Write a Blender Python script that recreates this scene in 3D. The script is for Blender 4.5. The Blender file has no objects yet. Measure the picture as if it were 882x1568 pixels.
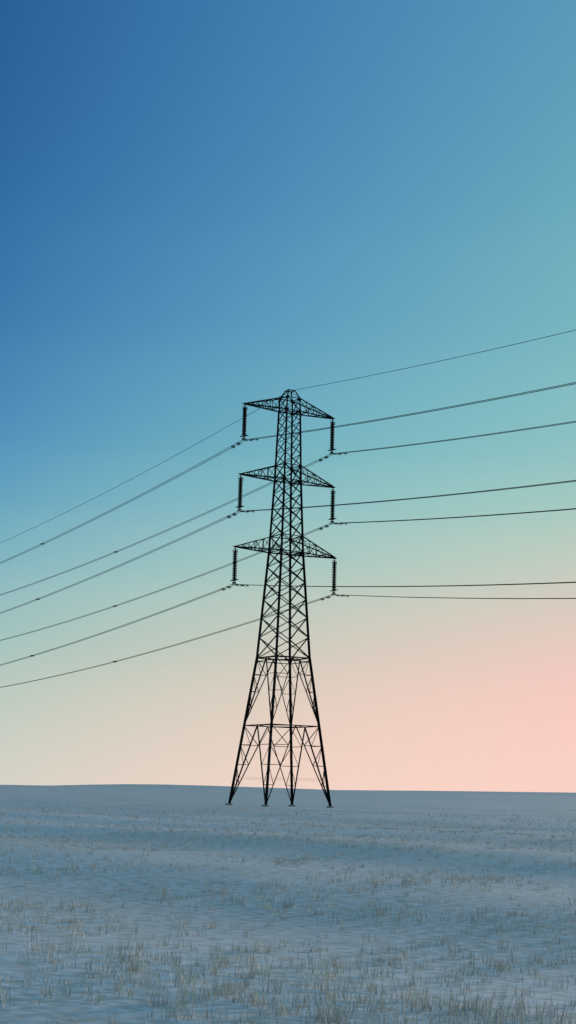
import bpy, math, random
import numpy as np
from mathutils import Vector, Matrix
random.seed(7); rng=np.random.default_rng(7)
sc=bpy.context.scene
col=sc.collection
sc.view_settings.view_transform='Standard'; sc.view_settings.look='None'; sc.view_settings.exposure=0

# ------------------------------------------------------------ materials
def mat(name, base, rough=.7, metal=0., var=.25, scale=3., spec=.15):
    m=bpy.data.materials.new(name); m.use_nodes=True
    nt=m.node_tree; b=nt.nodes['Principled BSDF']
    b.inputs['Roughness'].default_value=rough; b.inputs['Metallic'].default_value=metal
    b.inputs['Specular IOR Level'].default_value=spec
    tc=nt.nodes.new('ShaderNodeTexCoord'); n=nt.nodes.new('ShaderNodeTexNoise')
    n.inputs['Scale'].default_value=scale; n.inputs['Detail'].default_value=6
    nt.links.new(tc.outputs['Object'],n.inputs['Vector'])
    r=nt.nodes.new('ShaderNodeValToRGB')
    r.color_ramp.elements[0].position=.3; r.color_ramp.elements[1].position=.7
    r.color_ramp.elements[0].color=tuple(c*(1-var) for c in base)+(1,)
    r.color_ramp.elements[1].color=tuple(min(1,c*(1+var)) for c in base)+(1,)
    nt.links.new(n.outputs['Fac'],r.inputs['Fac']); nt.links.new(r.outputs['Color'],b.inputs['Base Color'])
    return m
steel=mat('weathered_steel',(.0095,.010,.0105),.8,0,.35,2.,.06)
porc=mat('brown_porcelain',(.010,.008,.007),.55,0,.2,5.,.12)
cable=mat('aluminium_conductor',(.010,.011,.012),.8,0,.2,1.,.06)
concrete=mat('concrete',(.32,.31,.29),.9,0,.2,4.)
redp=mat('red_enamel',(.22,.02,.02),.6,0,.1,4.)

# ------------------------------------------------------------ mesh builder
class MB:
    def __init__(s): s.v=[];s.f=[]
    def add(s,vs,fs):
        o=len(s.v); s.v+= [tuple(v) for v in vs]; s.f+=[tuple(i+o for i in f) for f in fs]
    def angle(s,a,b,w,t=None,ref=None):
        """steel angle (L section) from a to b, leg width w"""
        a=Vector(a);b=Vector(b); d=(b-a).normalized()
        w=w*1.2
        t=t or max(.016,w*.2)
        ref=Vector(ref) if ref else Vector((0,0,1))
        if abs(d.dot(ref.normalized()))>.97: ref=Vector((1,0,0))
        x=d.cross(ref).normalized(); y=x.cross(d).normalized()
        pr=[(0,0),(w,0),(w,t),(t,t),(t,w),(0,w)]
        c=w*.35
        vs=[]
        for p in (a,b):
            for u,v in pr: vs.append(p+x*(u-c)+y*(v-c))
        fs=[(i,(i+1)%6,(i+1)%6+6,i+6) for i in range(6)]
        fs+=[(0,3,2,1),(0,5,4,3),(6,7,8,9),(6,9,10,11)]
        s.add(vs,fs)
    def tube(s,pts,r,k=6,closed=False):
        pts=[Vector(p) for p in pts]; n=len(pts); vs=[];fs=[]
        rr=r if hasattr(r,'__len__') else [r]*n
        for i,p in enumerate(pts):
            if closed: d=(pts[(i+1)%n]-pts[i-1])
            else: d=pts[min(i+1,n-1)]-pts[max(i-1,0)]
            if d.length<1e-9: d=Vector((0,0,1))
            d.normalize(); ref=Vector((0,0,1)) if abs(d.z)<.9 else Vector((1,0,0))
            x=d.cross(ref).normalized(); y=d.cross(x)
            for j in range(k):
                a=2*math.pi*j/k; vs.append(p+(x*math.cos(a)+y*math.sin(a))*rr[i])
        for i in range(n if closed else n-1):
            for j in range(k):
                i2=(i+1)%n
                fs.append((i*k+j,i*k+(j+1)%k,i2*k+(j+1)%k,i2*k+j))
        if not closed: fs+=[tuple(range(k-1,-1,-1)),tuple(range((n-1)*k,n*k))]
        s.add(vs,fs)
    def lathe(s,c,prof,k=14):
        vs=[];fs=[];c=Vector(c)
        for r,z in prof:
            for j in range(k):
                a=2*math.pi*j/k; vs.append(c+Vector((r*math.cos(a),r*math.sin(a),z)))
        for i in range(len(prof)-1):
            for j in range(k): fs.append((i*k+j,i*k+(j+1)%k,(i+1)*k+(j+1)%k,(i+1)*k+j))
        s.add(vs,fs)
    def box(s,c,sx,sy,sz):
        c=Vector(c); vs=[c+Vector((x*sx/2,y*sy/2,z*sz/2)) for x in(-1,1) for y in(-1,1) for z in(-1,1)]
        s.add(vs,[(0,1,3,2),(4,6,7,5),(0,4,5,1),(2,3,7,6),(0,2,6,4),(1,5,7,3)])
    def obj(s,name,m,parent=None,smooth=False):
        me=bpy.data.meshes.new(name); me.from_pydata(s.v,[],s.f); me.update()
        me.materials.append(m)
        if smooth: me.polygons.foreach_set('use_smooth',[True]*len(me.polygons))
        o=bpy.data.objects.new(name,me); col.objects.link(o)
        if parent: o.parent=parent
        return o

# ------------------------------------------------------------ pylon
TH=.52992
Z=[52.07,42.54,32.89]; AL=[6.84,7.13,7.60]; AT=[1.75,2.05,2.15]
L=4.91; ZT=54.93; ZW=18.96
prof=[(0,4.75),(ZW,2.52),(Z[2],1.652),(Z[1],1.285),(Z[0],1.055),(Z[0]+AT[0],.98),(ZT,.48)]
def H(z):
    for (a,ha),(b,hb) in zip(prof,prof[1:]):
        if z<=b: return ha+(hb-ha)*(z-a)/(b-a)
    return prof[-1][1]
pylon=bpy.data.objects.new('electricity_pylon',None); col.objects.link(pylon)
pylon.rotation_euler=(0,0,TH)
CR=[(-1,-1),(1,-1),(1,1),(-1,1)]
def cp(k,z): h=H(z); return Vector((CR[k%4][0]*h,CR[k%4][1]*h,z))
body=MB()
lv=[0,ZW,Z[2],Z[1],Z[0],Z[0]+AT[0],ZT]
lw=[.22,.20,.18,.155,.13,.10]
for k in range(4):
    for i in range(len(lv)-1):
        a,b=cp(k,lv[i]),cp(k,lv[i+1])
        body.angle(a,b,lw[i],ref=(-CR[k][0],0,0))
def ring(z,w,diag=False):
    for k in range(4): body.angle(cp(k,z),cp(k+1,z),w)
    if diag:
        body.angle(cp(0,z),cp(2,z),w*.8); body.angle(cp(1,z)-Vector((0,0,.05)),cp(3,z)-Vector((0,0,.05)),w*.8)
def xpanel(z0,z1,w):
    for k in range(4):
        n=Vector((CR[k][0]+CR[(k+1)%4][0],CR[k][1]+CR[(k+1)%4][1],0)).normalized()*.03
        body.angle(cp(k,z0)+n,cp(k+1,z1)+n,w,ref=n)
        body.angle(cp(k+1,z0)-n,cp(k,z1)-n,w,ref=-n)
def panels(z0,z1,n,w):
    wts=[H(z0+(z1-z0)*(i+.5)/n) for i in range(n)]; s=sum(wts); z=z0
    for x in wts:
        zn=z+(z1-z0)*x/s; xpanel(z,zn,w); z=zn
panels(ZW,Z[2],6,.10)
xpanel(Z[2],Z[2]+AT[2],.09)
panels(Z[2]+AT[2],Z[1],4,.09)
xpanel(Z[1],Z[1]+AT[1],.085)
panels(Z[1]+AT[1],Z[0],5,.08)
xpanel(Z[0],Z[0]+AT[0],.075)
for i in range(3):
    ring(Z[i],.11,True); ring(Z[i]+AT[i],.09)
ring(ZT,.10); ring(ZW,.13)
for k in range(4): body.angle(cp(k,Z[0]+AT[0]),cp(k+1,ZT),.05)
ring(ZW-.45,.08)
for k in range(4):
    m1=(cp(k,ZW)+cp(k+1,ZW))/2; m2=(cp(k+1,ZW)+cp(k+2,ZW))/2
    body.angle(m1,m2,.08)
ZB=10.2
def vpanel(zt,zb,w):
    for k in range(4):
        a,b=cp(k,zb),cp(k+1,zb); m=(cp(k,zt)+cp(k+1,zt))/2
        at,bt=cp(k,zt),cp(k+1,zt)
        for foot,top in ((a,at),(b,bt)):
            body.angle(m,foot,w)
            for q in (1,2,3):
                p1=m.lerp(foot,q/4); p2=top.lerp(foot,q/4)
                body.angle(p1,p2,w*.55)
                p3=top.lerp(foot,(q-1)/4) if q>1 else top
                body.angle(p1,p3,w*.55)
vpanel(ZW,ZB,.11); ring(ZB,.10)
for k in range(4):
    m1=(cp(k,ZB)+cp(k+1,ZB))/2; m2=(cp(k+1,ZB)+cp(k+2,ZB))/2
    body.angle(m1,m2,.08)
vpanel(ZB,0.15,.12)
for i in range(150):
    z=3+i*.33
    p=cp(0,z); d=Vector((-1,0,0)) if i%2 else Vector((0,-1,0))
    body.tube([p,p+d*.17],.012,4)
for z in (ZW,Z[2],Z[2]+AT[2],Z[1],Z[1]+AT[1],Z[0],Z[0]+AT[0]):
    for k in range(4):
        p=cp(k,z); body.box(p+Vector((-CR[k][0]*.12,CR[k][1]*.06,0)),.26,.014,.30)
        body.box(p+Vector((CR[k][0]*.06,-CR[k][1]*.12,0)),.014,.26,.30)
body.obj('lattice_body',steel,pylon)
g=MB()
for dz in (0,.15,.3):
    hh=H(3.6-dz)+.12
    pts=[Vector((cx*hh,cy*hh,3.6-dz)) for cx,cy in CR]
    for k in range(4): g.tube([pts[k],pts[(k+1)%4]],.004,4)
g.obj('anti_climbing_wire',steel,pylon)

for i in range(3):
    z=Z[i];zt=z+AT[i];hb=H(z);ht=H(zt);a=AL[i]
    arm=MB()
    for sg in (-1,1):
        tip=Vector((sg*a,0,z)); tipt=Vector((sg*a,0,z+.10))
        n=5
        for sy in (-1,1):
            B0=Vector((sg*hb,sy*hb,z)); T0=Vector((sg*ht,sy*ht,zt))
            e=Vector((0,sy*.09,0))
            arm.angle(B0,tip+e,.13); arm.angle(T0,tipt+e,.11,ref=(0,1,0))
            pb=[B0.lerp(tip+e,q/n) for q in range(n)]; pt=[T0.lerp(tipt+e,q/n) for q in range(n)]
            for q in range(1,n):
                arm.angle(pb[q],pt[q],.06)
                if q%2: arm.angle(pt[q-1],pb[q],.06)
                else: arm.angle(pb[q-1],pt[q],.06)
        pbm=[[Vector((sg*hb,s*hb,z)).lerp(tip+Vector((0,s*.09,0)),q/n) for q in range(n)] for s in (-1,1)]
        ptm=[[Vector((sg*ht,s*ht,zt)).lerp(tipt+Vector((0,s*.09,0)),q/n) for q in range(n)] for s in (-1,1)]
        for q in range(1,n):
            arm.angle(pbm[0][q],pbm[1][q],.06)
            s=q%2; arm.angle(pbm[s][q-1],pbm[1-s][q],.055)
            if q<4: arm.angle(ptm[0][q],ptm[1][q],.05); arm.angle(ptm[1-s][q-1],ptm[s][q],.045)
        arm.box(tip+Vector((0,0,.02)),.36,.22,.20)
        arm.tube([tip,tip+Vector((0,0,-.32))],.045,6)
        arm.box(tip+Vector((sg*.30,0,.06)),.30,.05,.06)
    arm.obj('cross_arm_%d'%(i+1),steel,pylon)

for i in range(3):
    for sg in (-1,1):
        ins=MB(); x=sg*AL[i]; zt=Z[i]-.30; zb=Z[i]-L+.42
        n=17; st=(zt-.12-zb-.22)/n
        for q in range(n):
            zz=zt-.12-(q+1)*st
            ins.lathe((x,0,zz),[(.09,0),(.12,.01),(.29,.012),(.315,.04),(.30,.10),(.19,.145),(.13,.17),(.12,st)],14)
        ins.obj('insulator_string',porc,pylon,True)
        fit=MB()
        fit.tube([(x,0,zt+.1),(x,0,zt-.15)],.07,6)
        for s2 in (-1,1):
            fit.tube([(x,0,zt-.02),(x+s2*.22,s2*.1,zt+.02),(x+s2*.46,s2*.2,zt-.10),(x+s2*.54,s2*.22,zt-.42)],.034,6)
        pts=[(x+.54*math.cos(t),.54*math.sin(t),zb+.16+.12*math.cos(t)) for t in np.linspace(0,2*math.pi,28,endpoint=False)]
        fit.tube(pts,.045,6,True)
        fit.tube([(x-.54,0,zb+.04),(x,0,zb-.02),(x+.54,0,zb+.28)],.03,6)
        fit.tube([(x,-.54,zb+.16),(x,0,zb-.02),(x,.54,zb+.16)],.03,6)
        fit.tube([(x,0,zb+.25),(x,0,zb-.2)],.07,6)
        fit.box((x,0,zb-.20),.52,.03,.18)
        for s2 in (-1,1):
            fit.tube([(x+s2*.2,0,zb-.2),(x+s2*.2,0,Z[i]-L)],.035,6)
            fit.tube([(x+s2*.2,-.34,Z[i]-L-.02),(x+s2*.2,-.15,Z[i]-L+.02),(x+s2*.2,0,Z[i]-L+.04),(x+s2*.2,.15,Z[i]-L+.02),(x+s2*.2,.34,Z[i]-L-.02)],[.04,.08,.09,.08,.04],8)
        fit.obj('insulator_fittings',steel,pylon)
pl=MB()
h=H(ZW-.2)
pl.box((-h*.45,-h-.08,ZW-.25),.3,.02,.22); pl.box((h+.08,-.4,ZW-.9),.02,.3,.2)
pl.obj('warning_plates',redp,pylon)
ft=MB()
for k in range(4):
    p=cp(k,0); ft.lathe((p.x,p.y,-.6),[(.52,0),(.52,.72),(.47,.78),(.0,.80)],16)
ft.obj('concrete_footings',concrete,pylon)

# ------------------------------------------------------------ conductors
A=Vector((math.cos(TH),math.sin(TH),0))
def curve(base,side,s,c,az,t):
    a=TH+az; d=Vector((-math.sin(a),math.cos(a),0))*side
    return base+d*t+Vector((0,0,-s*t+c*t*t))
SPN=((1,.08259,.00026,-.01089),(-1,.12153,.00033,.00646))
def line_obj(name,base,twin,r,ss=None):
    m=MB()
    for (side,s,c,az) in SPN:
        if ss: s=ss[0] if side>0 else ss[1]
        T=s/c; ts=[0,.5,1,2,4]+list(np.arange(8,T,5))+[T]
        for off in ((-.2,.2) if twin else (0,)):
            m.tube([curve(base+A*off,side,s,c,az,t) for t in ts],r,6)
            if twin:
                for k0 in (1.25+(.35 if off>0 else 0), 2.75+(.35 if off>0 else 0)):
                    p0=curve(base+A*off,side,s,c,az,k0-.28)-Vector((0,0,.13)); p1=curve(base+A*off,side,s,c,az,k0+.28)-Vector((0,0,.13))
                    pm=(p0+p1)/2; d=(p1-p0).normalized()
                    m.tube([p0,pm+Vector((0,0,.02)),p1],.02,5)
                    m.tube([pm+Vector((0,0,.16)),pm-Vector((0,0,.01))],.035,6)
                    for pp,q in ((p0,1),(p1,-1)): m.tube([pp-d*.02*q,pp,pp+d*.17*q,pp+d*.2*q],[.03,.075,.065,.02],8)
        if twin:
            for t in np.arange(72,T-10,72):
                for o in (-.2,.2):
                    m.tube([curve(base+A*o,side,s,c,az,t-.28),curve(base+A*o,side,s,c,az,t+.28)],.10,8)
                m.tube([curve(base-A*.2,side,s,c,az,t),curve(base+A*.2,side,s,c,az,t)],.06,6)
        else:
            p0=curve(base,side,s,c,az,1.0)-Vector((0,0,.1)); p1=curve(base,side,s,c,az,1.4)-Vector((0,0,.1))
            m.tube([p0,p1],.02,5)
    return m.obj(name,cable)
for i in range(3):
    for sg in (-1,1):
        line_obj('power_line',A*AL[i]*sg+Vector((0,0,Z[i]-L)),True,.036)
line_obj('earth_wire',Vector((0,0,ZT)),False,.030,(.08368,.12129))

# ------------------------------------------------------------ ground
me=bpy.data.meshes.new('ground')
vs=[];fs=[]
rad=[0]+list(np.geomspace(3,9000,110)); K=256
CY=-170.
def gz(x,y):
    w=.16*math.sin(x*.11+1)*math.cos(y*.09)+.07*math.sin(x*.37+y*.29)+.03*math.sin(x*.9-y*.7)
    t=math.hypot(x,y); f=min(1,max(0,(t-12)/30))
    far=min(1,max(0,(math.hypot(x,y+200)-900)/2500))
    hill=far*(9+7*math.sin(x*.0021+.6)+4*math.sin(x*.0057+y*.0011)+2*math.sin(x*.013+2+y*.003))
    return w*f*math.exp(-(t/500)**2)-.02+hill
for r in rad:
    for k in range(K):
        a=2*math.pi*k/K; x=r*math.cos(a);y=r*math.sin(a)+CY
        vs.append((x,y,gz(x,y)))
for i in range(len(rad)-1):
    for k in range(K): fs.append((i*K+k,(i+1)*K+k,(i+1)*K+(k+1)%K,i*K+(k+1)%K))
me.from_pydata(vs,[],fs); me.update()
me.polygons.foreach_set('use_smooth',[True]*len(me.polygons))
gm=mat('frosted_field',(.5,.5,.5),.95,0,.3,.05,.05)
nt=gm.node_tree; b=nt.nodes['Principled BSDF']
rp=[n for n in nt.nodes if n.type=='VALTORGB'][0]
rp.color_ramp.elements[0].color=(.70,.64,.57,1); rp.color_ramp.elements[1].color=(.84,.80,.76,1)
n2=nt.nodes.new('ShaderNodeTexNoise'); n2.inputs['Scale'].default_value=5; n2.inputs['Detail'].default_value=10
tc=[n for n in nt.nodes if n.type=='TEX_COORD'][0]; nt.links.new(tc.outputs['Object'],n2.inputs['Vector'])
r3=nt.nodes.new('ShaderNodeValToRGB'); r3.color_ramp.elements[0].position=.35; r3.color_ramp.elements[1].position=.6
r3.color_ramp.elements[0].color=(.76,.71,.62,1); r3.color_ramp.elements[1].color=(1,1,1,1)
nt.links.new(n2.outputs['Fac'],r3.inputs['Fac'])
mm=nt.nodes.new('ShaderNodeMix'); mm.data_type='RGBA'; mm.blend_type='MULTIPLY'; mm.inputs[0].default_value=1
nt.links.new(rp.outputs['Color'],mm.inputs[6]); nt.links.new(r3.outputs['Color'],mm.inputs[7]); nt.links.new(mm.outputs[2],b.inputs['Base Color'])
bp=nt.nodes.new('ShaderNodeBump'); bp.inputs['Strength'].default_value=.3; bp.inputs['Distance'].default_value=.04
nt.links.new(n2.outputs['Fac'],bp.inputs['Height']); nt.links.new(bp.outputs['Normal'],b.inputs['Normal'])
me.materials.append(gm); go=bpy.data.objects.new('ground',me); col.objects.link(go)

# frosted grass tufts
gr=MB(); gv=[];gf=[]
for i in range(9000):
    d=9+rng.random()**1.6*150; a=rng.uniform(-.2,.2)
    x=math.sin(a)*d; y=-200+math.cos(a)*d
    if rng.random()>.55+.45*math.sin(x*.8+math.sin(y*.5)*2): continue
    s=rng.uniform(.05,.16)
    for b_ in range(7):
        t=rng.uniform(0,6.28); ox,oy=rng.normal(0,.05,2); hh=s*rng.uniform(.6,1.3); ln=hh*rng.uniform(.1,.6); wd=.004+.00008*d
        z=gz(x,y)-.01; px,py=x+ox,y+oy; o=len(gv)
        dx,dy=math.cos(t),math.sin(t)
        gv+=[(px-dy*wd,py+dx*wd,z),(px+dy*wd,py-dx*wd,z),(px+dx*ln,py+dy*ln,z+hh)]; gf.append((o,o+1,o+2))
gr.v=gv;gr.f=gf
gr.obj('grass',mat('frosted_grass',(.58,.52,.42),.9,0,.3,1.5,.05))

# ------------------------------------------------------------ sky
def s2l(c): return np.array([((v/255)/12.92 if v/255<=.04045 else ((v/255+.055)/1.055)**2.4) for v in c])
w=bpy.data.worlds.new('World'); sc.world=w; w.use_nodes=True; nt=w.node_tree; nt.nodes.clear()
N=nt.nodes.new; Lk=nt.links.new
tc=N('ShaderNodeTexCoord'); sep=N('ShaderNodeSeparateXYZ'); Lk(tc.outputs['Generated'],sep.inputs[0])
def mr(src,a,b_):
    m=N('ShaderNodeMapRange'); m.inputs[1].default_value=a; m.inputs[2].default_value=b_; Lk(src,m.inputs[0]); return m.outputs[0]
tz=mr(sep.outputs['Z'],0,.6)
PZ=[0,.127,.22,.29,.36,.472,.6,.8]
def R(cs):
    r=N('ShaderNodeValToRGB'); r.color_ramp.interpolation='CARDINAL'; e=r.color_ramp.elements
    e[0].position=PZ[0]; e[0].color=tuple(cs[0])+(1,); e[1].position=PZ[-1]; e[1].color=tuple(cs[-1])+(1,)
    for p,c in list(zip(PZ,cs))[1:-1]:
        x=e.new(p); x.color=tuple(c)+(1,)
    Lk(tz,r.inputs[0]); return r.outputs[0]
lc=[s2l(c) for c in [(212,210,198),(176,199,191),(140,186,193),(110,168,191),(86,148,187),(66,127,175),(52,110,164),(40,94,150)]]
mc=[s2l(c) for c in [(240,212,198),(216,205,191),(180,201,192),(150,193,195),(122,180,193),(100,161,190),(84,144,183),(68,128,175)]]
rc=[s2l(c) for c in [(252,210,199),(243,202,193),(209,204,191),(176,203,192),(146,195,195),(125,184,192),(110,172,189),(92,156,184)]]
mc2=[np.clip(2*m-.5*(l+r_),0.001,1) for l,m,r_ in zip(lc,mc,rc)]
left,mid,right=R(lc),R(mc2),R(rc)
t=mr(sep.outputs['X'],-.185,.185)
def mix(f,a,b_):
    m=N('ShaderNodeMix'); m.data_type='RGBA'; Lk(f,m.inputs[0]); Lk(a,m.inputs[6]); Lk(b_,m.inputs[7]); return m.outputs[2]
c=mix(t,mix(t,left,mid),mix(t,mid,right))
SAZ=math.radians(38); SEL=math.radians(4)
bg=N('ShaderNodeBackground'); Lk(c,bg.inputs[0]); bg.inputs[1].default_value=1
sky=N('ShaderNodeTexSky'); sky.sky_type='NISHITA'; sky.sun_disc=False; sky.sun_elevation=SEL; sky.sun_rotation=SAZ
bg2=N('ShaderNodeBackground'); Lk(sky.outputs[0],bg2.inputs[0]); bg2.inputs[1].default_value=.0003
ad=N('ShaderNodeAddShader'); Lk(bg.outputs[0],ad.inputs[0]); Lk(bg2.outputs[0],ad.inputs[1])
ow=N('ShaderNodeOutputWorld'); Lk(ad.outputs[0],ow.inputs[0])

sd=bpy.data.lights.new('sun','SUN'); sd.energy=4; sd.angle=math.radians(.5); sd.color=(1,.80,.66)
so=bpy.data.objects.new('sun',sd); col.objects.link(so)
dirv=Vector((math.sin(SAZ)*math.cos(SEL),math.cos(SAZ)*math.cos(SEL),math.sin(SEL)))
so.rotation_euler=dirv.to_track_quat('Z','Y').to_euler(); so.location=(80,80,60)

# ------------------------------------------------------------ camera
yaw,pitch,roll,f=.0007,.18173,.02577,2348.22
c_,s_=math.cos(yaw),math.sin(yaw)
fw=Vector((s_*math.cos(pitch),c_*math.cos(pitch),math.sin(pitch))); r=Vector((c_,-s_,0)); u=r.cross(fw)
r2=r*math.cos(roll)+u*math.sin(roll); u2=-r*math.sin(roll)+u*math.cos(roll)
M=Matrix((r2,u2,-fw)).transposed().to_4x4(); M.translation=Vector((0,-200,1.6))
cd=bpy.data.cameras.new('camera'); cd.sensor_fit='HORIZONTAL'; cd.sensor_width=36; cd.lens=f/882*36
cd.clip_start=.1; cd.clip_end=20000
co=bpy.data.objects.new('camera',cd); co.matrix_world=M; col.objects.link(co); sc.camera=co
